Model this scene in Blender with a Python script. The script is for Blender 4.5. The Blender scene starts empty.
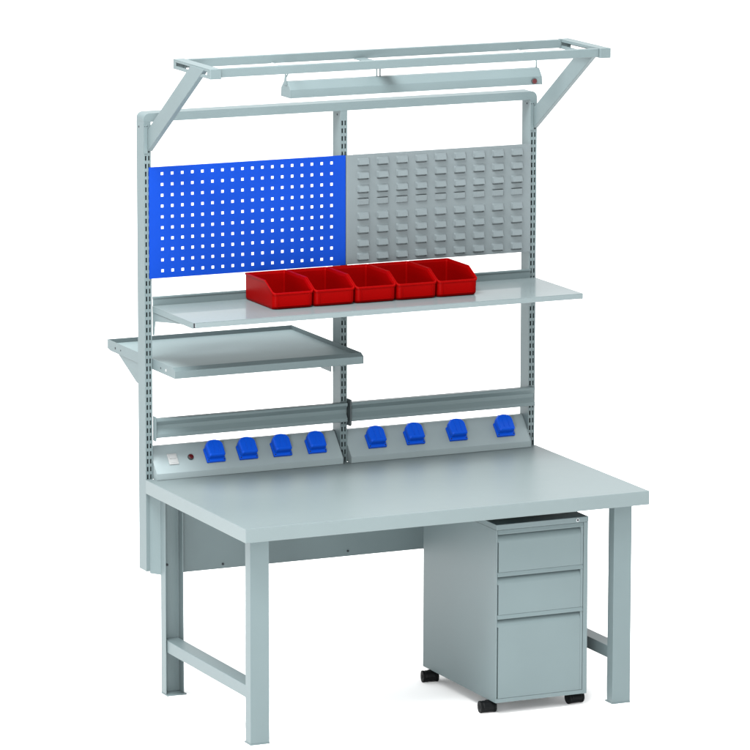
import bpy, bmesh, math
from mathutils import Vector, Matrix

scene = bpy.context.scene
COL = scene.collection

# ------------------------------------------------------------------ materials
def paint(name, rgb, rough=0.42, spec=0.35, coat=0.0, coat_rough=0.08, tex=0.035, bump=0.05, scale=900.0, metallic=0.0):
    """powder coat / plastic: faint tone drift, fine orange-peel bump, varied gloss"""
    m = bpy.data.materials.new(name)
    m.use_nodes = True
    nt = m.node_tree
    b = nt.nodes['Principled BSDF']
    b.inputs['Roughness'].default_value = rough
    b.inputs['Specular IOR Level'].default_value = spec
    b.inputs['Metallic'].default_value = metallic
    b.inputs['Coat Weight'].default_value = coat
    b.inputs['Coat Roughness'].default_value = coat_rough
    tc = nt.nodes.new('ShaderNodeTexCoord')
    n1 = nt.nodes.new('ShaderNodeTexNoise')
    n1.inputs['Scale'].default_value = 5.0
    n1.inputs['Detail'].default_value = 5.0
    nt.links.new(tc.outputs['Object'], n1.inputs['Vector'])
    rmp = nt.nodes.new('ShaderNodeMapRange')
    rmp.inputs['From Min'].default_value = 0.3
    rmp.inputs['From Max'].default_value = 0.7
    rmp.inputs['To Min'].default_value = 1.0 - tex
    rmp.inputs['To Max'].default_value = 1.0 + tex
    nt.links.new(n1.outputs['Fac'], rmp.inputs['Value'])
    mul = nt.nodes.new('ShaderNodeVectorMath')
    mul.operation = 'SCALE'
    mul.inputs[0].default_value = rgb
    nt.links.new(rmp.outputs['Result'], mul.inputs['Scale'])
    nt.links.new(mul.outputs['Vector'], b.inputs['Base Color'])
    r2 = nt.nodes.new('ShaderNodeMapRange')
    r2.inputs['From Min'].default_value = 0.3
    r2.inputs['From Max'].default_value = 0.7
    r2.inputs['To Min'].default_value = rough - 0.02
    r2.inputs['To Max'].default_value = rough + 0.02
    nt.links.new(n1.outputs['Fac'], r2.inputs['Value'])
    nt.links.new(r2.outputs['Result'], b.inputs['Roughness'])
    if bump > 0:
        n2 = nt.nodes.new('ShaderNodeTexNoise')
        n2.inputs['Scale'].default_value = scale
        n2.inputs['Detail'].default_value = 2.0
        nt.links.new(tc.outputs['Object'], n2.inputs['Vector'])
        bp = nt.nodes.new('ShaderNodeBump')
        bp.inputs['Strength'].default_value = bump
        bp.inputs['Distance'].default_value = 0.0006
        nt.links.new(n2.outputs['Fac'], bp.inputs['Height'])
        nt.links.new(bp.outputs['Normal'], b.inputs['Normal'])
    return m

GREY = (0.072, 0.096, 0.1)
M_PAINT = paint('grey_powder_coat', GREY, 0.45, 0.2)
M_TOP = paint('grey_laminate', (0.091, 0.114, 0.117), 0.38, 0.14, tex=0.02, bump=0.03, scale=500)
M_SHELF = paint('glossy_grey_coat', (0.094, 0.118, 0.122), 0.35, 0.08, coat=0.35, coat_rough=0.03, tex=0.02, bump=0.0)
M_LOUVRE = paint('panel_grey_coat', (0.086, 0.103, 0.108), 0.40, 0.12, tex=0.04, bump=0.04)
M_BLUE = paint('blue_powder_coat', (0.002, 0.024, 0.188), 0.5, 0.04, tex=0.04, bump=0.04)
M_SOCK = paint('blue_plastic', (0.002, 0.042, 0.32), 0.35, 0.08, tex=0.03, bump=0.0)
M_RED = paint('red_plastic', (0.128, 0.0003, 0.0003), 0.4, 0.02, tex=0.06, bump=0.03, scale=600)
M_BLACK = paint('black_rubber', (0.0016, 0.0021, 0.0024), 0.55, 0.08, tex=0.1, bump=0.05)
M_DARK = paint('dark_grey_plastic', (0.022, 0.030, 0.032), 0.5, 0.3, tex=0.05, bump=0.0)
M_HOLE = paint('dark_screw_and_hole_shade', (0.010, 0.013, 0.016), 0.6, 0.2, tex=0.05, bump=0.0)  # dark screws, also the shade put into small openings as colour
M_BUTTON = paint('dark_red_lens', (0.035, 0.0004, 0.0015), 0.3, 0.4, tex=0.05, bump=0.0)
M_WHITE = paint('white_plastic', (0.20, 0.21, 0.21), 0.4, 0.2, tex=0.02, bump=0.0)
M_STEEL = paint('bright_steel', (0.32, 0.34, 0.35), 0.35, 0.5, tex=0.03, bump=0.0, metallic=0.6)
M_STRIP = paint('grey_coat_lifted_for_shade', (0.14, 0.172, 0.178), 0.45, 0.2)  # grey coat lightened to make up for weak light under the shelf
M_TRAY = paint('tray_powder_coat', (0.124, 0.161, 0.166), 0.5, 0.06)
M_TUBE = paint('frosted_tube_glass', (0.36, 0.37, 0.37), 0.3, 0.4, tex=0.01, bump=0.0)
M_FLOOR = paint('white_studio_floor', (0.90, 0.90, 0.90), 0.9, 0.0, tex=0.0, bump=0.0)

# ------------------------------------------------------------------ mesh helpers
class MB:
    def __init__(self):
        self.bm = bmesh.new()
    def face(self, pts):
        vs = [self.bm.verts.new(p) for p in pts]
        return self.bm.faces.new(vs)
    def box(self, x0, x1, y0, y1, z0, z1):
        v = [self.bm.verts.new(p) for p in ((x0,y0,z0),(x1,y0,z0),(x1,y1,z0),(x0,y1,z0),(x0,y0,z1),(x1,y0,z1),(x1,y1,z1),(x0,y1,z1))]
        for f in ((3,2,1,0),(4,5,6,7),(0,1,5,4),(1,2,6,5),(2,3,7,6),(3,0,4,7)):
            self.bm.faces.new([v[i] for i in f])
        return self
    def prism(self, poly, a0, a1, axis):
        """closed polygon extruded along an axis; poly coordinates are the other two axes in xyz order"""
        def P(p, a):
            if axis == 'x': return (a, p[0], p[1])
            if axis == 'y': return (p[0], a, p[1])
            return (p[0], p[1], a)
        A = [self.bm.verts.new(P(p, a0)) for p in poly]
        B = [self.bm.verts.new(P(p, a1)) for p in poly]
        n = len(poly)
        self.bm.faces.new(A); self.bm.faces.new(B[::-1])
        for i in range(n):
            j = (i+1) % n
            self.bm.faces.new([A[j], A[i], B[i], B[j]])
        return self
    def cyl(self, c, r, a0, a1, axis, n=24):
        poly = [(c[0]+r*math.cos(2*math.pi*i/n), c[1]+r*math.sin(2*math.pi*i/n)) for i in range(n)]
        return self.prism(poly, a0, a1, axis)
    def tube(self, p, q, r, n=10):
        p, q = Vector(p), Vector(q)
        d = (q-p).normalized()
        u = d.orthogonal().normalized(); w = d.cross(u)
        A = [self.bm.verts.new(p + r*(math.cos(2*math.pi*i/n)*u + math.sin(2*math.pi*i/n)*w)) for i in range(n)]
        B = [self.bm.verts.new(q + r*(math.cos(2*math.pi*i/n)*u + math.sin(2*math.pi*i/n)*w)) for i in range(n)]
        self.bm.faces.new(A[::-1]); self.bm.faces.new(B)
        for i in range(n):
            j = (i+1) % n
            self.bm.faces.new([A[i], A[j], B[j], B[i]])
        return self
    def grid(self, xs, zs, holes, y0, y1):
        """sheet in the xz plane with rectangular cells left out, thickness y0 (front) to y1"""
        F = [[self.bm.verts.new((x, y0, z)) for z in zs] for x in xs]
        B = [[self.bm.verts.new((x, y1, z)) for z in zs] for x in xs]
        nx, nz = len(xs)-1, len(zs)-1
        solid = lambda i, j: 0 <= i < nx and 0 <= j < nz and (i, j) not in holes
        for i in range(nx):
            for j in range(nz):
                if not solid(i, j): continue
                self.bm.faces.new([F[i][j], F[i+1][j], F[i+1][j+1], F[i][j+1]])
                self.bm.faces.new([B[i][j], B[i][j+1], B[i+1][j+1], B[i+1][j]])
                if not solid(i-1, j): self.bm.faces.new([F[i][j], F[i][j+1], B[i][j+1], B[i][j]])
                if not solid(i+1, j): self.bm.faces.new([F[i+1][j+1], F[i+1][j], B[i+1][j], B[i+1][j+1]])
                if not solid(i, j-1): self.bm.faces.new([F[i+1][j], F[i][j], B[i][j], B[i+1][j]])
                if not solid(i, j+1): self.bm.faces.new([F[i][j+1], F[i+1][j+1], B[i+1][j+1], B[i][j+1]])
        return self
    def build(self, name, mat, parent=None, bevel=0.0012, smooth=False, origin=None, seg=2, fix=True):
        me = bpy.data.meshes.new(name)
        if fix: bmesh.ops.recalc_face_normals(self.bm, faces=self.bm.faces)
        o = bpy.data.objects.new(name, me)
        COL.objects.link(o)
        off = Vector((0, 0, 0))
        if parent is not None:
            o.parent = parent
            q = parent
            while q is not None:
                off += q.location; q = q.parent
        elif origin is not None:
            o.location = origin; off = Vector(origin)
        bmesh.ops.translate(self.bm, verts=self.bm.verts, vec=-off)
        self.bm.to_mesh(me); self.bm.free()
        me.materials.append(mat)
        if smooth:
            for p in me.polygons: p.use_smooth = True
        if bevel > 0:
            b = o.modifiers.new('edge', 'BEVEL')
            b.width = bevel; b.segments = seg; b.limit_method = 'ANGLE'; b.angle_limit = math.radians(40)
            b.harden_normals = False
        return o

def thing(name, loc, label, cat, group=None):
    o = bpy.data.objects.new(name, None)
    o.empty_display_size = 0.1
    COL.objects.link(o); o.location = loc
    o['label'] = label; o['category'] = cat
    if group: o['group'] = group
    return o

def copy_tree(o, parent=None):
    c = o.copy(); COL.objects.link(c)
    if parent is not None: c.parent = parent
    for ch in list(o.children): copy_tree(ch, c)
    return c

# ------------------------------------------------------------------ dimensions (metres)
W, H, T = 1.5, 0.7519, 0.0483
YB, PD = 0.8724, 0.0648                # front and depth of the uprights
PW = 0.026
POSTS = (0.0012, 0.7353, 1.4688)
ZT = 2.0224

# ------------------------------------------------------------------ floor
fl = MB(); fl.face([(-90, -60, 0), (90, -60, 0), (90, 160, 0), (-90, 160, 0)])
o = fl.build('floor', M_FLOOR, bevel=0); o['kind'] = 'structure'
o['label'] = 'plain white studio floor under the workbench'

# ------------------------------------------------------------------ workbench
wb = thing('workbench', (0.75, 0.44, 0), 'pale grey steel workbench with slotted uprights at its back', 'workbench')
MB().box(0, W, 0, YB-0.0008, H-T, H).build('tabletop', M_TOP, wb, 0.0016)

def channel(x0, x1, y0, y1, z0, z1, web_front):
    t = 0.003
    if web_front: poly = [(x0,y0),(x1,y0),(x1,y1),(x1-t,y1),(x1-t,y0+t),(x0+t,y0+t),(x0+t,y1),(x0,y1)]
    else: poly = [(x0,y1),(x0,y0),(x0+t,y0),(x0+t,y1-t),(x1-t,y1-t),(x1-t,y0),(x1,y0),(x1,y1)]
    return MB().prism(poly, z0, z1, 'z')

LX, LW, LY, LR, FL = 0.0392, 0.068, 0.0536, 0.8363, 0.0422
for x0 in (LX, W-LX-LW):
    leg = channel(x0, x0+LW, LY, LY+FL, 0.005, H-T-0.0005, True).build('leg', M_PAINT, wb, 0.001)
    MB().box(x0-0.001, x0+LW+0.001, LY-0.001, LY+FL+0.012, 0, 0.005).build('foot_plate', M_PAINT, leg, 0.0008)
    leg = channel(x0, x0+LW, LR-FL, LR, 0.005, H-T-0.0005, False).build('leg', M_PAINT, wb, 0.001)
    MB().box(x0-0.001, x0+LW+0.004, LR-FL-0.012, LR+0.001, 0, 0.005).build('foot_plate', M_PAINT, leg, 0.0008)
    s = MB()
    s.cyl((x0+0.022, 0.455), 0.0045, LR-0.0065, LR-0.003, 'y', 14)
    s.build('screw', M_HOLE, leg, 0)
for x0 in (0.045, 1.400):
    MB().box(x0, x0+0.055, LY+0.006, LR-0.006, 0.153, 0.1955).build('side_stretcher', M_PAINT, wb, 0.0015)
for x0 in (0.0445, 1.4005):
    MB().box(x0, x0+0.055, LY+0.006, LR-0.006, 0.6850, H-T-0.001).build('top_rail', M_PAINT, wb, 0.001)

ap = MB().box(0.0360, 1.4625, 0.848, 0.864, 0.4185, H-T-0.001).build('back_panel', M_PAINT, wb, 0.0015)
for x, z in ((0.277, 0.4345), (0.7535, 0.4375), (1.24, 0.4375)):
    MB().cyl((x, z), 0.0042, 0.8455, 0.848, 'y', 14).build('screw', M_HOLE, ap, 0)
# angled closing plates between each outer upright and the rear leg
for a, b in (((0.0135, 0.8718), (0.0388, 0.8330)), ((1.4865, 0.8718), (1.4612, 0.8330))):
    d = Vector((b[0]-a[0], b[1]-a[1])).normalized(); n = Vector((-d.y, d.x))*0.003*(1 if a[0] < 0.5 else -1)
    MB().prism([a, b, (b[0]+n.x, b[1]+n.y), (a[0]+n.x, a[1]+n.y)], 0.4205, H-T-0.001, 'z').build('closing_plate', M_PAINT, wb, 0.0006)

# uprights with two rows of slots
PITCH = 0.0270
def upright(x0, screws):
    xs = [x0, x0+0.0042, x0+0.0098, x0+0.0158, x0+0.0212, x0+PW]
    z, zs, holes = 0.7535, [0.428], set()
    j = 0
    while z + 0.0165 < 1.978:
        zs += [z, z+0.0165]
        holes.add((1, 2*j+1)); holes.add((3, 2*j+1))
        j += 1; z += PITCH
    zs.append(ZT-0.0300)
    m = MB(); m.grid(xs, zs, holes, YB, YB+0.002)
    t = 0.002; z0, z1 = zs[0], zs[-1]
    m.box(x0, x0+t, YB+0.002, YB+PD, z0, z1)
    m.box(x0+PW-t, x0+PW, YB+0.002, YB+PD, z0, z1)
    m.box(x0+t, x0+PW-t, YB+PD-t, YB+PD, z0, z1)
    p = m.build('upright', M_PAINT, wb, 0)
    for yy, zz in screws:
        MB().cyl((yy, zz), 0.0032, x0-0.0012, x0+0.0005, 'x', 12).build('screw', M_HOLE, p, 0)
upright(POSTS[0], [(0.915, 1.973)])
upright(POSTS[1], [(0.899, 1.977)])
upright(POSTS[2], [(0.899, 1.977)])
R = 0.021; zb = ZT-0.0299
prof = [(POSTS[0], zb), (POSTS[2]+PW, zb)]
for i in range(9):
    a = i/8*math.pi/2
    prof.append((POSTS[2]+PW-R+R*math.cos(a), ZT-R+R*math.sin(a)))
for i in range(9):
    a = math.pi/2 + i/8*math.pi/2
    prof.append((POSTS[0]+R+R*math.cos(a), ZT-R+R*math.sin(a)))
MB().prism(prof, YB, YB+PD, 'y').build('top_beam', M_PAINT, wb, 0.0005)

# ------------------------------------------------------------------ overhead frame
XF0, XF1, YF0, YF1, ZF, FH, BW = 0.0165, 1.4990, 0.321, 0.6425, 2.2345, 0.0330, 0.0389
of = thing('overhead_frame', (0.75, YF0, ZF-FH), 'pale grey rectangular overhead frame on two slanted arms above the workbench', 'frame')
def side_bar(x0, x1):
    t = 0.0025
    m = MB()
    m.box(x0, x1, YF0+0.008, YF1, ZF-t, ZF)
    for xa, lo, hi in ((x0, ZF-0.0215, ZF-0.0095), (x1-t, ZF-0.0330, ZF-0.0215)):
        ya, yb_ = YF0+0.030, YF1-0.022
        m.box(xa, xa+t, YF0+0.008, YF1, hi, ZF-t)
        if lo > ZF-FH+0.001: m.box(xa, xa+t, YF0+0.008, YF1, ZF-FH, lo)
        m.box(xa, xa+t, YF0+0.008, ya, lo, hi)
        m.box(xa, xa+t, yb_, YF1, lo, hi)
    m.box(x0+t, x1-t, YF1-t, YF1-0.0002, ZF-FH, ZF-t)
    b = m.build('side_bar', M_PAINT, of, 0.0006)
    MB().box(x0-0.0005, x1+0.0005, YF0, YF0+0.008, ZF-FH-0.0005, ZF+0.0005).build('end_cap', M_PAINT, b, 0.0015)
side_bar(XF0, XF0+BW); side_bar(XF1-BW, XF1)
for y0 in (YF0+0.011, YF1-0.024):
    MB().box(XF0+BW+0.0003, XF1-BW-0.0003, y0, y0+0.020, ZF-0.0300, ZF-0.0012).build('long_bar', M_PAINT, of, 0.0018)
for xc in (0.3660, 0.6890, 1.2905):
    if 0.5 < xc < 1: MB().box(xc-0.022, xc+0.022, YF0+0.0312, YF1-0.0242, ZF-0.0296, ZF-0.0266).build('cross_plate', M_PAINT, of, 0.0006)
    else: MB().tube((xc, YF0+0.0308, ZF-0.0275), (xc, YF1-0.0242, ZF-0.0275), 0.0018).build('cross_rod', M_STEEL, of, 0)
def support_arm(x0, x1, ztop):
    # slanted flat channel from the upright's face forward and up
    up = lambda y: 1.9955 + (0.8290-y)*0.684
    lo = lambda y: 1.9040 + (0.8470-y)*0.684
    yu = 0.8290 - (ztop-1.9955)/0.684
    yl = 0.8470 - (ztop-1.9040)/0.684
    poly = [(YB-0.0006, 1.892), (YB-0.0006, 1.9660), (yu, ztop), (yl, ztop)]
    a = MB().prism(poly, x0, x1, 'x').build('support_arm', M_PAINT, of, 0.0015)
    br = MB().box(x0-0.0125, x0-0.0003, YB-0.0032, YB-0.0006, 1.885, 1.985).build('hook_plate', M_PAINT, a, 0.0006)
    for dx in (-0.0105, -0.0025):
        MB().cyl((x0+dx, 1.979), 0.0016, YB-0.0042, YB-0.0032, 'y', 10).build('dark_dot', M_HOLE, a, 0)
support_arm(0.0146, 0.0326, ZF-0.0045)
support_arm(1.4812, 1.4975, ZF-FH-0.0006)

# ------------------------------------------------------------------ hanging lamp
LX0, LX1, LY0, LZ0 = 0.3483, 1.2885, 0.4200, 2.1095
lamp = thing('hanging_lamp', (0.82, 0.46, LZ0), 'long pale grey lamp housing with a red button hanging under the overhead frame', 'lamp')
lp = [(0, 0), (0.004, 0.0275), (0.026, 0.0530), (0.054, 0.0530), (0.078, 0.030), (0.082, 0), (0.078, 0.0), (0.0745, 0.027), (0.053, 0.0500), (0.027, 0.0500), (0.0075, 0.0265), (0.004, 0.0)]
MB().prism([(LY0+a, LZ0+b) for a, b in lp], LX0+0.003, LX1-0.003, 'x').build('housing', M_PAINT, lamp, 0.0008)
for x0 in (LX0, LX1-0.003):
    MB().prism([(LY0-0.0008, LZ0-0.0005), (LY0+0.0035, LZ0+0.028), (LY0+0.0257, LZ0+0.0538), (LY0+0.0543, LZ0+0.0538), (LY0+0.0785, LZ0+0.030), (LY0+0.0828, LZ0-0.0005)], x0, x0+0.003, 'x').build('end_plate', M_PAINT, lamp, 0.0006)
MB().cyl((LY0+0.041, LZ0+0.020), 0.013, LX0+0.004, LX1-0.004, 'x', 20).build('light_tube', M_TUBE, lamp, 0, smooth=True)
bt = MB().cyl((LX1-0.032, LZ0+0.0125), 0.0100, LY0-0.004, LY0+0.004, 'y', 24).build('button_ring', M_DARK, lamp, 0.0006)
MB().cyl((LX1-0.032, LZ0+0.0125), 0.0086, LY0-0.0068, LY0-0.0041, 'y', 24).build('button', M_BUTTON, bt, 0.0012)
yh = LY0+0.040; zr = LZ0+0.0530; zt_ = ZF-0.0298
# left end: a tapered hanger plate; middle: two rods; right: one rod
MB().prism([(yh-0.011, zr-0.012), (yh+0.011, zr-0.012), (yh+0.003, zt_-0.004), (yh-0.003, zt_-0.004)], LX0-0.0022, LX0-0.0002, 'x').build('hanger', M_PAINT, lamp, 0.0004)
MB().tube((LX0-0.0012, yh, zr+0.01), (0.3660, yh, zt_), 0.0024).build('hanger', M_PAINT, lamp, 0)
for x in (0.6835, 0.6955, 1.2850):
    MB().tube((x, yh, zr-0.002), (x, yh, zt_), 0.0027).build('hanger', M_PAINT, lamp, 0)

# ------------------------------------------------------------------ pegboard
ZB0, ZB1 = 1.4529, 1.8370
YP = 0.8660
px0, px1 = 0.0181, 0.7520
pg = thing('pegboard', ((px0+px1)/2, YP, ZB0), 'bright blue pegboard with rows of square holes', 'pegboard')
hs, xs, zs, holes = 0.0098, [px0], [ZB0], set()
for i in range(18): xs += [0.0654+0.03727*i-hs/2, 0.0654+0.03727*i+hs/2]
for j in range(10): zs += [1.4785+0.03725*j-hs/2, 1.4785+0.03725*j+hs/2]
xs.append(px1); zs.append(ZB1)
for i in range(18):
    for j in range(10): holes.add((2*i+1, 2*j+1))
MB().grid(xs, zs, holes, YP, YP+0.0014).build('perforated_sheet', M_BLUE, pg, 0)
m = MB()
m.box(px0, px0+0.0014, YP+0.0014, YP+0.0062, ZB0, ZB1); m.box(px1-0.0014, px1, YP+0.0014, YP+0.0062, ZB0, ZB1)
m.box(px0+0.0014, px1-0.0014, YP+0.0014, YP+0.010, ZB1-0.0014, ZB1); m.box(px0+0.0014, px1-0.0014, YP+0.0014, YP+0.010, ZB0, ZB0+0.0014)
m.build('folded_edge', M_BLUE, pg, 0)

# ------------------------------------------------------------------ louvred panel
qx0, qx1 = 0.7545, 1.4692
lv = thing('louvre_panel', ((qx0+qx1)/2, YP, ZB0), 'grey louvred steel panel with rows of raised tabs', 'panel')
m = MB()
# sheet with a slot under every tab, backed by a closed pocket
gx, gz, gh = [qx0], [ZB0], set()
for i in range(9): gx += [0.8185+0.0744*i-0.0205, 0.8185+0.0744*i+0.0205]
for j in range(7, -1, -1):
    zt = 1.8250-0.0476*j
    gz += ([zt-0.0022, zt+0.0018] if j == 3 else [zt-0.0290, zt-0.0212])
gx.append(qx1); gz.append(ZB1)
for i in range(9):
    for j in range(8): gh.add((2*i+1, 2*j+1))
m.grid(gx, gz, gh, YP, YP+0.0045)
m.box(qx0+0.002, qx1-0.002, YP+0.0046, YP+0.0055, ZB0+0.002, ZB1-0.002)
def louvre(cx, zt, flip):
    w, h, d = 0.0228, (0.0245 if flip else 0.0220), 0.0125
    def P(u, v, n):
        # u right, v up from the top edge, n out of the sheet
        if flip: return (cx-u, YP-n*0.62, zt-h-v)
        return (cx+u, YP-n, zt+v)
    outer = [(-w, -h), (-w, -0.0035), (-w+0.0008, -0.0010), (-w+0.0035, 0), (w-0.0035, 0), (w-0.0008, -0.0010), (w, -0.0035), (w, -h)]
    k = 0.0040
    inner = [(-w+k, -h), (-w+k, -0.0065), (-w+k+0.0006, -0.0050), (-w+k+0.002, -0.0044), (w-k-0.002, -0.0044), (w-k-0.0006, -0.0050), (w-k, -0.0065), (w-k, -h)]
    A = [m.bm.verts.new(P(u, v, -0.0003)) for u, v in outer]
    B = [m.bm.verts.new(P(u, v, d*((0.92+0.08*min(1, -v/h)) if flip else (0.58+0.42*min(1, -v/h))))) for u, v in inner]
    n = len(A)
    for i in range(n-1): m.bm.faces.new([A[i], A[i+1], B[i+1], B[i]])
    m.bm.faces.new(B)
    if not flip: m.bm.faces.new([A[0], B[0], B[-1], A[-1]])
for i in range(9):
    for j in range(8):
        louvre(0.8185+0.0744*i, 1.8250-0.0476*j, j == 3)
m.build('louvred_sheet', M_LOUVRE, lv, 0.0)
for zf in (ZB0+0.0004, ZB1-0.0018):
    MB().box(qx0+0.0300, qx1-0.0300, YP+0.0056, YP+0.012, zf, zf+0.0014).build('folded_edge', M_LOUVRE, lv, 0)

# ------------------------------------------------------------------ upper shelf
SX0, SX1, SY0, ZS, TS = 0.0259, 1.4920, 0.4973, 1.3586, 0.0192
sh = thing('shelf', (0.75, 0.68, ZS-TS), 'glossy grey steel shelf under the row of red bins', 'shelf')
m = MB()
m.box(SX0, SX1, SY0, 0.8665, ZS-0.0015, ZS)
m.box(SX0+0.006, SX1, SY0, SY0+0.0015, ZS-TS, ZS-0.0015)
m.box(SX0+0.006, SX1, SY0+0.0015, SY0+0.014, ZS-TS, ZS-TS+0.0015)
m.build('shelf_board', M_SHELF, sh, 0.0007)
MB().box(SX0+0.0012, SX0+0.0058, SY0+0.0008, SY0+0.0050, ZS-TS+0.0005, ZS-0.0018).build('corner_opening', M_HOLE, sh, 0)  # solid dark block painted in for the shade inside the open fold
for x0 in (SX0, SX1-0.0015):
    MB().box(x0, x0+0.0015, SY0+0.0055, 0.8665, ZS-0.0215, ZS-0.0016).build('side_flange', M_PAINT, sh, 0.0005)
m = MB()
m.prism([(0.8668, ZS-0.004), (0.8668, 1.3800), (0.8640, 1.3850), (0.8640, 1.3905), (0.8712, 1.3905), (0.8712, 1.3850), (0.8685, 1.3800), (0.8685, ZS-0.004)], SX0+0.002, SX1-0.02, 'x')
m.build('back_rim', M_PAINT, sh, 0.0006)
for x0 in (SX0+0.0022, 0.7470, SX1-0.024):
    MB().prism([(0.8705, 1.257), (0.8705, ZS-0.0225), (0.600, ZS-0.0225), (0.600, 1.3375), (0.751, 1.3190), (0.846, 1.3065), (0.858, 1.257)], x0, x0+0.0022, 'x').build('bracket', M_PAINT, sh, 0.0006)

# ------------------------------------------------------------------ lower tray
TX0, TX1, TY0, TY1, TZ, TT = 0.0290, 0.7335, 0.6720, 1.2920, 1.1735, 0.0365
tr = thing('tray', (0.38, 0.98, TZ-TT), 'grey rimmed tray behind the left half of the bench below the shelf', 'tray')
m = MB()
m.box(TX0+0.0022, TX1-0.0022, TY0+0.001, TY1-0.0022, TZ-0.0175, TZ-0.0155)
m.build('tray_floor', M_TRAY, tr, 0)
sp = [(TY0-0.0008, TZ-TT-0.0004), (TY0-0.0008, TZ-0.0105), (TY0+0.021, TZ+0.0004), (TY1, TZ+0.0004), (TY1, TZ-TT+0.004), (TY1-0.03, TZ-TT-0.0004)]
for x0 in (TX0, TX1-0.0022):
    sd = MB().prism(sp, x0, x0+0.0022, 'x').build('side_plate', M_PAINT, tr, 0.0006)
    if x0 < 0.5:
        for y, r in ((1.218, 0.0042), (1.168, 0.0028), (0.800, 0.0030)):
            MB().cyl((y, TZ-0.020), r, x0-0.0008, x0+0.0004, 'x', 14).build('dark_dot', M_HOLE, sd, 0)  # dark discs painting the shade of holes in the side plate
        MB().cyl((0.752, TZ-0.020), 0.0050, x0-0.0009, x0+0.0004, 'x', 14).build('side_plug', M_WHITE, sd, 0)
MB().box(TX0+0.0023, TX1-0.0023, TY1-0.0022, TY1-0.0002, TZ-TT+0.006, TZ).build('back_lip', M_PAINT, tr, 0.0006)
MB().prism([(TY0, TZ-TT), (TY0, TZ-0.0105), (TY0+0.021, TZ), (TY0+0.024, TZ-0.0015), (TY0+0.024, TZ-0.0155), (TY0+0.022, TZ-0.0155), (TY0+0.022, TZ-0.004), (TY0+0.003, TZ-0.0125), (TY0+0.003, TZ-TT)], TX0+0.0023, TX1-0.0023, 'x').build('front_lip', M_PAINT, tr, 0.0008)
for x0 in (TX0+0.0025, TX1-0.0047):
    MB().prism([(YB+PD+0.001, 1.063), (YB+PD+0.001, TZ-0.020), (1.225, TZ-0.020), (1.225, TZ-TT+0.002), (1.195, TZ-TT-0.002), (1.035, 1.067), (1.020, 1.063)], x0, x0+0.0022, 'x').build('bracket', M_PAINT, tr, 0.0006)

# ------------------------------------------------------------------ hanging rails
RP = [(0.8718, 0.9665), (0.8490, 0.9665), (0.8470, 0.9640), (0.8470, 0.9575), (0.8600, 0.9420), (0.8600, 0.9280), (0.8480, 0.9120), (0.8470, 0.9010), (0.8490, 0.8995), (0.8718, 0.8995)]
rail_lab = ('grey grooved rail above the power strip that has a rocker switch',
            'grey grooved rail with a dark bracket at its left end')
for k, (x0, x1) in enumerate(((0.0310, 0.7525), (0.7655, 1.4835))):
    r = thing('bin_rail', ((x0+x1)/2, 0.86, 0.8995), rail_lab[k], 'rail', 'grooved rails across the uprights')
    MB().prism(RP, x0, x1, 'x').build('rail', M_PAINT, r, 0.0008)
    bp = [(0.8715, 0.9745), (0.8440, 0.9745), (0.8440, 0.8930), (0.8500, 0.8880), (0.8715, 0.8880)]
    if k == 0:
        MB().prism(bp, x0-0.0035, x0-0.0003, 'x').build('end_bracket', M_PAINT, r, 0.0008)
    else:
        MB().prism([(a-0.004 if a < 0.86 else a, 0.9325+(b-0.9325)*1.10) for a, b in bp], x0-0.0060, x0-0.0003, 'x').build('end_bracket', M_DARK, r, 0.0015)

# ------------------------------------------------------------------ power strips with sockets
PT, PB = Vector((0.917, 0.8575)), Vector((0.8415, 0.7760))      # top and bottom of the sloping face (y, z)
dv = (PT-PB); SL = dv.length; dv.normalize()
nv = Vector((-dv.y, dv.x))                                       # out of the sloping face
def on_slope(m, x, v, n=0.0, k=1.0):
    """(u, v, n) local points of m -> world, u along x, v up the slope from PB, n out of it"""
    for vert in m.bm.verts:
        u_, v_, n_ = vert.co*k
        p = PB + dv*(v_+v) + nv*(n_+n)
        vert.co = (x+u_, p.x, p.y)
    return m
def socket(strip, x, v):
    m = MB().box(-0.0300, 0.0300, 0, 0.048, 0.0003, 0.0095)
    s = on_slope(m, x, v, 0.0, 1.15).build('socket', M_SOCK, strip, 0.002)
    for u in (-0.0255, 0.0255):
        on_slope(MB().cyl((u, 0.0045), 0.0022, 0.0090, 0.0103, 'z', 10), x, v, 0.0, 1.15).build('screw', M_HOLE, s, 0)
    # flip cover: flat bottom edge, arched top
    out = [(-0.0235, 0.009), (0.0235, 0.009), (0.0265, 0.013), (0.0275, 0.046)]
    for i in range(1, 10):
        a = i/10*math.pi
        out.append((0.0275*math.cos(a)**1 if True else 0, 0.046+0.0200*math.sin(a)))
    out += [(-0.0275, 0.046), (-0.0265, 0.013)]
    m = MB()
    A = [m.bm.verts.new((u, w, 0.0098)) for u, w in out]
    B = [m.bm.verts.new((u, w, 0.0265)) for u, w in out]
    cx, cv = 0.0, 0.036
    C = [m.bm.verts.new((cx+(u-cx)*0.88, cv+(w-cv)*0.90, 0.0315)) for u, w in out]
    n = len(out)
    m.bm.faces.new(A[::-1]); m.bm.faces.new(C)
    for i in range(n):
        j = (i+1) % n
        m.bm.faces.new([A[i], A[j], B[j], B[i]]); m.bm.faces.new([B[i], B[j], C[j], C[i]])
    for u in (-0.0085, 0.0085):
        m.box(u-0.0014, u+0.0014, 0.017, 0.060, 0.0310, 0.0330)
    m.box(-0.012, 0.012, 0.064, 0.0695, 0.0100, 0.0190)
    on_slope(m, x, v, 0.0, 1.15).build('flip_cover', M_SOCK, s, 0.0012)

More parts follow.
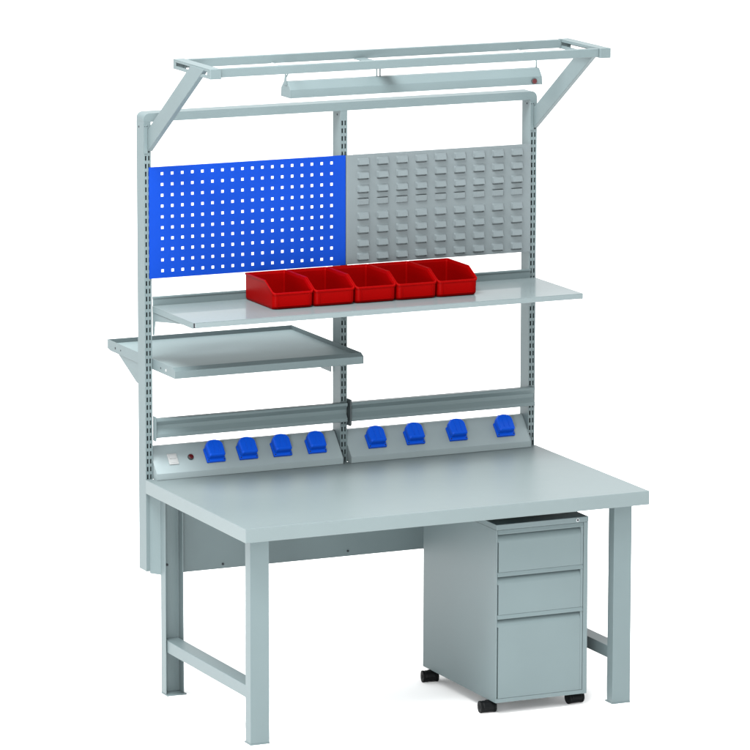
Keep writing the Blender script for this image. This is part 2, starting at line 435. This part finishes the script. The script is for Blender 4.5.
strip_lab = ('sloped grey power strip with rocker switch, red light and four blue sockets',
             'sloped grey power strip of four blue sockets without a switch')
SOCK = ((0.2475, 0.3700, 0.4990, 0.6310), (0.8620, 1.0110, 1.1770, 1.3640))
for k, (x0, x1) in enumerate(((0.0290, 0.7345), (0.7635, 1.4670))):
    ps = thing('power_strip', ((x0+x1)/2, 0.88, H), strip_lab[k], 'power strip', 'power strips along the back of the tabletop')
    poly = [(PB.x-0.0015, H+0.0006), (PB.x-0.0015, PB.y-0.001), (PB.x, PB.y), (PT.x, PT.y), (0.934, PT.y), (0.934, H+0.0006)]
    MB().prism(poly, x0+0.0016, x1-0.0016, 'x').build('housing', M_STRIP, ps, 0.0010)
    for xa in (x0, x1-0.0015):
        pe = [(PB.x-0.0023, H+0.0004), (PB.x-0.0023, PB.y+0.0002), (PB.x-0.0005, PB.y+0.0012), (PT.x-0.0002, PT.y+0.0008), (0.9348, PT.y+0.0008), (0.9348, H+0.0004)]
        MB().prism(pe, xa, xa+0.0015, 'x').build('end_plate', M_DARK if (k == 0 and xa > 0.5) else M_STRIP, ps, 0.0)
    for x in SOCK[k]: socket(ps, x+0.010, 0.0240)
    if k == 0:
        sw = on_slope(MB().box(-0.0175, 0.0175, -0.0215, 0.0215, 0.0003, 0.0040), 0.103, 0.052).build('switch', M_WHITE, ps, 0.001)
        m = MB().box(-0.0115, 0.0115, 0.0010, 0.0155, 0.0040, 0.0062); m.box(-0.0115, 0.0115, -0.0155, -0.0010, 0.0040, 0.0050)
        on_slope(m, 0.103, 0.052).build('rocker', M_WHITE, sw, 0.0008)
        ri = on_slope(MB().cyl((0, 0), 0.0110, 0.0003, 0.0050, 'z', 24), 0.1700, 0.0540).build('indicator_light', M_DARK, ps, 0.0008)
        on_slope(MB().cyl((0, 0), 0.0092, 0.0050, 0.0085, 'z', 24), 0.1700, 0.0540).build('lens', M_BUTTON, ri, 0.0015)

# ------------------------------------------------------------------ red bins
BYF, BYR, BZ, BZT, BZF = 0.6160, 0.8635, ZS+0.0006, 1.4520, 1.4155
def topz(y):
    if y >= 0.690: return BZT
    return BZF + (BZT-BZF)*max(0, y-BYF-0.002)/(0.690-BYF-0.002)
def bin_path(w, yf, yr, r):
    p = []
    n = 6
    for i in range(n+1):                      # front-left corner
        a = math.pi + i/n*math.pi/2
        p.append((-w+r+r*math.cos(a), yf+r+r*math.sin(a)))
    for i in range(n+1):                      # front-right corner
        a = 1.5*math.pi + i/n*math.pi/2
        p.append((w-r+r*math.cos(a), yf+r+r*math.sin(a)))
    for y in (0.650, 0.672, 0.6895, 0.6905, 0.76): p.append((w, y))
    p += [(w, yr-0.004), (w-0.004, yr), (-w+0.004, yr), (-w, yr-0.004)]
    for y in (0.76, 0.6905, 0.6895, 0.672, 0.650): p.append((-w, y))
    return p
def make_bin(cx):
    b = thing('storage_bin', (cx, 0.74, BZ), 'x', 'bin', 'red bins in a row on the shelf')
    m = MB()
    hw, t = 0.0772, 0.0040
    loops = []
    def loop(path, zf): loops.append([m.bm.verts.new((cx+x, y, zf(y))) for x, y in path])
    loop(bin_path(hw-0.0060, BYF+0.014, BYR-0.006, 0.010), lambda y: BZ)
    loop(bin_path(hw-0.0042, BYF+0.0070, BYR-0.004, 0.014), lambda y: BZ+0.0030)
    loop(bin_path(hw-0.0028, BYF+0.0034, BYR-0.003, 0.014), lambda y: BZ+0.0090)
    loop(bin_path(hw-0.0022, BYF+0.0022, BYR-0.002, 0.013), lambda y: topz(y)-0.0065)
    loop(bin_path(hw, BYF, BYR, 0.013), lambda y: topz(y)-0.0055)
    loop(bin_path(hw, BYF, BYR, 0.013), lambda y: topz(y)-0.0006)
    loop(bin_path(hw-0.0005, BYF+0.0005, BYR-0.0005, 0.013), lambda y: topz(y))
    loop(bin_path(hw-0.0005-t, BYF+t, BYR-t, 0.011), lambda y: topz(y))
    loop(bin_path(hw-0.0030-t, BYF+0.003+t, BYR-0.003-t, 0.011), lambda y: topz(y)-0.010)
    loop(bin_path(hw-0.0040-t, BYF+0.006+t, BYR-0.005-t, 0.011), lambda y: BZ+0.0120)
    loop(bin_path(hw-0.0090-t, BYF+0.014+t, BYR-0.009-t, 0.010), lambda y: BZ+0.0040)
    n = len(loops[0])
    for A, B in zip(loops, loops[1:]):
        for i in range(n):
            j = (i+1) % n
            m.bm.faces.new([A[i], A[j], B[j], B[i]])
    m.bm.faces.new(loops[0][::-1]); m.bm.faces.new(loops[-1])
    body = m.build('bin_body', M_RED, b, 0.0)
    m = MB()
    for x in (-0.0585, 0.0565): m.box(cx+x, cx+x+0.002, BYF+0.0002, BYF+0.0040, BZ+0.010, BZF-0.0062)
    m.box(cx-0.0564, cx+0.0564, BYF+0.0004, BYF+0.0040, BZ+0.0100, BZ+0.0118)
    m.build('label_holder', M_RED, b, 0.0004)
    return b
BX = [0.4455+0.1555*i for i in range(5)]
bin0 = make_bin(BX[0])
bins = [bin0] + [copy_tree(bin0) for _ in range(4)]
bl = ('red plastic bin with its whole left side showing, at the left end of the row',
      'red plastic bin, second from the left end of the row',
      'red plastic bin in the middle of the row of five',
      'red plastic bin, second from the right end of the row',
      'red plastic bin at the right end of the row, nearest the bare shelf')
for b, x, l in zip(bins, BX, bl):
    b.location.x = x; b['label'] = l

# ------------------------------------------------------------------ drawer cabinet
CX0, CX1, CY0, CY1, CZ0, CZ1 = 0.9585, 1.3060, 0.0783, 0.6600, 0.0430, 0.6650
dc = thing('drawer_cabinet', ((CX0+CX1)/2, (CY0+CY1)/2, 0), 'grey three drawer cabinet on black casters under the bench', 'cabinet')
kk = 1.0045     # sizes read at the front plane
def zz(z): return 0.0430 + (z-0.0544)*1.0015
FX0, FX1 = CX0+0.0082, CX1-0.0185
m = MB()
m.box(CX0, CX0+0.0025, CY0, CY1, CZ0, CZ1-0.0195)
m.box(CX1-0.0165, CX1, CY0, CY0+0.0150, CZ0, CZ1-0.0195)
m.box(CX1-0.0025, CX1, CY0+0.0150, CY1, CZ0, CZ1-0.0195)
m.box(CX0+0.0025, CX1-0.0025, CY1-0.0025, CY1-0.0003, CZ0+0.0003, CZ1-0.0195)
m.box(CX0+0.0025, CX1-0.0165, CY0+0.0006, CY1-0.0025, CZ0+0.0003, zz(0.0690))
m.box(CX0+0.0025, CX0+0.0042, CY0+0.0008, CY0+0.030, CZ0+0.02, CZ1-0.02)
m.build('carcass', M_PAINT, dc, 0.0008)
top = MB().box(CX0-0.0008, CX1+0.0008, CY0-0.0010, CY1+0.0005, CZ1-0.0190, CZ1).build('cabinet_top', M_PAINT, dc, 0.0015)
lk = MB().cyl((CX1-0.0415, CZ1-0.0095), 0.0062, CY0-0.0030, CY0-0.0010, 'y', 20).build('lock', M_STEEL, dc, 0.0006)
MB().cyl((CX1-0.0415, CZ1-0.0095), 0.0040, CY0-0.0038, CY0-0.0030, 'y', 16).build('keyhole', M_HOLE, lk, 0)
edges = [(zz(0.6555), zz(0.5092)), (zz(0.5085), zz(0.3612)), (zz(0.3605), zz(0.0700))]
for zt, zb_ in edges:
    f = CY0+0.0004
    # face, then a deep finger recess under a projecting pull lip
    d = MB().box(FX0, FX1-0.0096, f, f+0.0240, zb_, zt-0.0420).build('drawer', M_PAINT, dc, 0)
    rec = [(f, zt-0.0420)] + [(f+0.0210*(k/10)**2, zt-0.0420+0.0270*(1-(1-k/10)**1.35)) for k in range(1, 11)] + [(f+0.0240, zt-0.0150), (f+0.0240, zt-0.0420)]
    MB().prism(rec, CX0+0.0046, FX1-0.0096, 'x').build('finger_recess', M_PAINT, d, 0)
    lip = [(f-0.0012, zt-0.0145), (f-0.0024, zt-0.0125), (f+0.0008, zt), (f+0.0240, zt), (f+0.0240, zt-0.0135)]
    MB().prism(lip, CX0+0.0046, FX1, 'x').build('pull_lip', M_PAINT, d, 0.0005)
    # the recess is closed on its right by a flush cheek
    MB().box(FX1-0.0090, FX1, f+0.0002, f+0.0235, zb_, zt-0.0150).build('front_cheek', M_PAINT, d, 0.0004)
def make_caster():
    prof = []
    hood = MB()
    hp = [(-0.0215, 0.016)]
    for i in range(13):
        a = math.pi*0.97 - i/12*math.pi*0.86
        hp.append((0.0235*math.cos(a), 0.0200+0.0215*math.sin(a)))
    hp += [(0.0215, 0.020), (0.006, 0.010), (-0.008, 0.010)]
    hood.prism(hp, -0.021, 0.021, 'y')
    hood.cyl((0.0, 0.0), 0.010, 0.034, CZ0+0.0008, 'z', 18)
    w = MB()
    w.cyl((0.0, 0.0208), 0.0208, -0.0285, -0.0214, 'y', 32)
    w.cyl((0.0, 0.0208), 0.0208, 0.0214, 0.0285, 'y', 32)
    w.cyl((0.0, 0.0208), 0.0195, -0.0214, 0.0214, 'y', 32)
    w.cyl((0.0, 0.0208), 0.0070, -0.0300, -0.0285, 'y', 16)
    w.cyl((0.0, 0.0208), 0.0070, 0.0285, 0.0300, 'y', 16)
    return hood, w
hood, whl = make_caster()
ch = hood.build('caster', M_BLACK, None, 0.005)
cw = whl.build('wheel', M_BLACK, None, 0.004)
ch.parent = dc; cw.parent = ch
first = True
for (x, y, a) in ((0.9530, 0.1330, 84), (1.2840, 0.1260, 94), (0.9570, 0.6000, 80), (1.2830, 0.6000, 97)):
    if first: c_ = ch; first = False
    else: c_ = copy_tree(ch, dc)
    c_.location = Vector((x, y, 0)) - dc.location
    c_.rotation_euler = (0, 0, math.radians(a))

# ------------------------------------------------------------------ camera
cam = bpy.data.cameras.new('camera'); co = bpy.data.objects.new('camera', cam); COL.objects.link(co)
pos = Vector((-6.32706620, -14.7774954, 4.26543187)); yaw, pit, rol = 0.431829260, 0.184533645, 0.00206953758
f = Vector((math.sin(yaw)*math.cos(pit), math.cos(yaw)*math.cos(pit), -math.sin(pit)))
r = Vector((math.cos(yaw), -math.sin(yaw), 0)); u = r.cross(f)
r2 = r*math.cos(rol)+u*math.sin(rol); u2 = -r*math.sin(rol)+u*math.cos(rol)
co.matrix_world = Matrix(((r2.x, u2.x, -f.x, pos.x), (r2.y, u2.y, -f.y, pos.y), (r2.z, u2.z, -f.z, pos.z), (0, 0, 0, 1)))
cam.sensor_width = 36; cam.lens = 6.66661850*36
cam.shift_x = (375-379.211933)/750; cam.shift_y = (375.822153-375)/750
cam.clip_start = 0.5; cam.clip_end = 500
scene.camera = co

# ------------------------------------------------------------------ light: white studio surround and one big soft lamp
wd = bpy.data.worlds.new('World'); scene.world = wd; wd.use_nodes = True
bg = wd.node_tree.nodes['Background']
bg.inputs['Color'].default_value = (1, 1, 1, 1)
wn = wd.node_tree
tcw = wn.nodes.new('ShaderNodeTexCoord'); sx = wn.nodes.new('ShaderNodeSeparateXYZ'); mr = wn.nodes.new('ShaderNodeMapRange')
wn.links.new(tcw.outputs['Generated'], sx.inputs['Vector']); wn.links.new(sx.outputs['Y'], mr.inputs['Value'])
# brightest overhead and to the left, dimmer on the camera's side and low down behind the bench
mr.inputs['From Min'].default_value = -0.80; mr.inputs['From Max'].default_value = 0.05
mr.inputs['To Min'].default_value = 0.9; mr.inputs['To Max'].default_value = 2.5
m2 = wn.nodes.new('ShaderNodeMapRange')
wn.links.new(sx.outputs['Z'], m2.inputs['Value'])
m2.inputs['From Min'].default_value = 0.10; m2.inputs['From Max'].default_value = 0.55
m2.inputs['To Min'].default_value = 1.0; m2.inputs['To Max'].default_value = 0.0
m3 = wn.nodes.new('ShaderNodeMapRange')
wn.links.new(sx.outputs['Y'], m3.inputs['Value'])
m3.inputs['From Min'].default_value = 0.45; m3.inputs['From Max'].default_value = 0.85
m3.inputs['To Min'].default_value = 0.0; m3.inputs['To Max'].default_value = 0.6
ma = wn.nodes.new('ShaderNodeMath'); ma.operation = 'MULTIPLY'
wn.links.new(m2.outputs['Result'], ma.inputs[0]); wn.links.new(m3.outputs['Result'], ma.inputs[1])
mb = wn.nodes.new('ShaderNodeMath'); mb.operation = 'SUBTRACT'; mb.inputs[0].default_value = 1.0
wn.links.new(ma.outputs['Value'], mb.inputs[1])
mc = wn.nodes.new('ShaderNodeMath'); mc.operation = 'MULTIPLY'
wn.links.new(mr.outputs['Result'], mc.inputs[0]); wn.links.new(mb.outputs['Value'], mc.inputs[1])
m4 = wn.nodes.new('ShaderNodeMapRange')
wn.links.new(sx.outputs['X'], m4.inputs['Value'])
m4.inputs['From Min'].default_value = -0.85; m4.inputs['From Max'].default_value = -0.25
m4.inputs['To Min'].default_value = 1.2; m4.inputs['To Max'].default_value = 0.0
md = wn.nodes.new('ShaderNodeMath'); md.operation = 'MULTIPLY_ADD'
wn.links.new(m4.outputs['Result'], md.inputs[0]); wn.links.new(m2.outputs['Result'], md.inputs[1]); wn.links.new(mc.outputs['Value'], md.inputs[2])
wn.links.new(md.outputs['Value'], bg.inputs['Strength'])
def area(name, loc, target, size, power):
    l = bpy.data.lights.new(name, 'AREA'); l.shape = 'SQUARE'; l.size = size; l.energy = power
    o = bpy.data.objects.new(name, l); COL.objects.link(o); o.location = loc
    d = Vector(target)-Vector(loc); o.rotation_euler = d.to_track_quat('-Z', 'Y').to_euler()
    return o
area('softbox_lamp', (-1.7, -1.4, 6.9), (0.75, 0.4, 0.9), 3.2, 1480)
area('front_softbox_lamp', (-1.6, -5.6, 5.4), (0.75, 0.4, 0.95), 3.2, 300)
area('fill_lamp', (-3.4, -6.6, 0.9), (0.75, 0.4, 0.6), 1.6, 600)

# ------------------------------------------------------------------ render settings
scene.render.engine = 'CYCLES'
scene.view_settings.view_transform = 'Standard'
scene.view_settings.look = 'None'
scene.view_settings.exposure = 0.0
scene.view_settings.gamma = 1.0
scene.cycles.max_bounces = 8
scene.render.resolution_x = 1024; scene.render.resolution_y = 1024
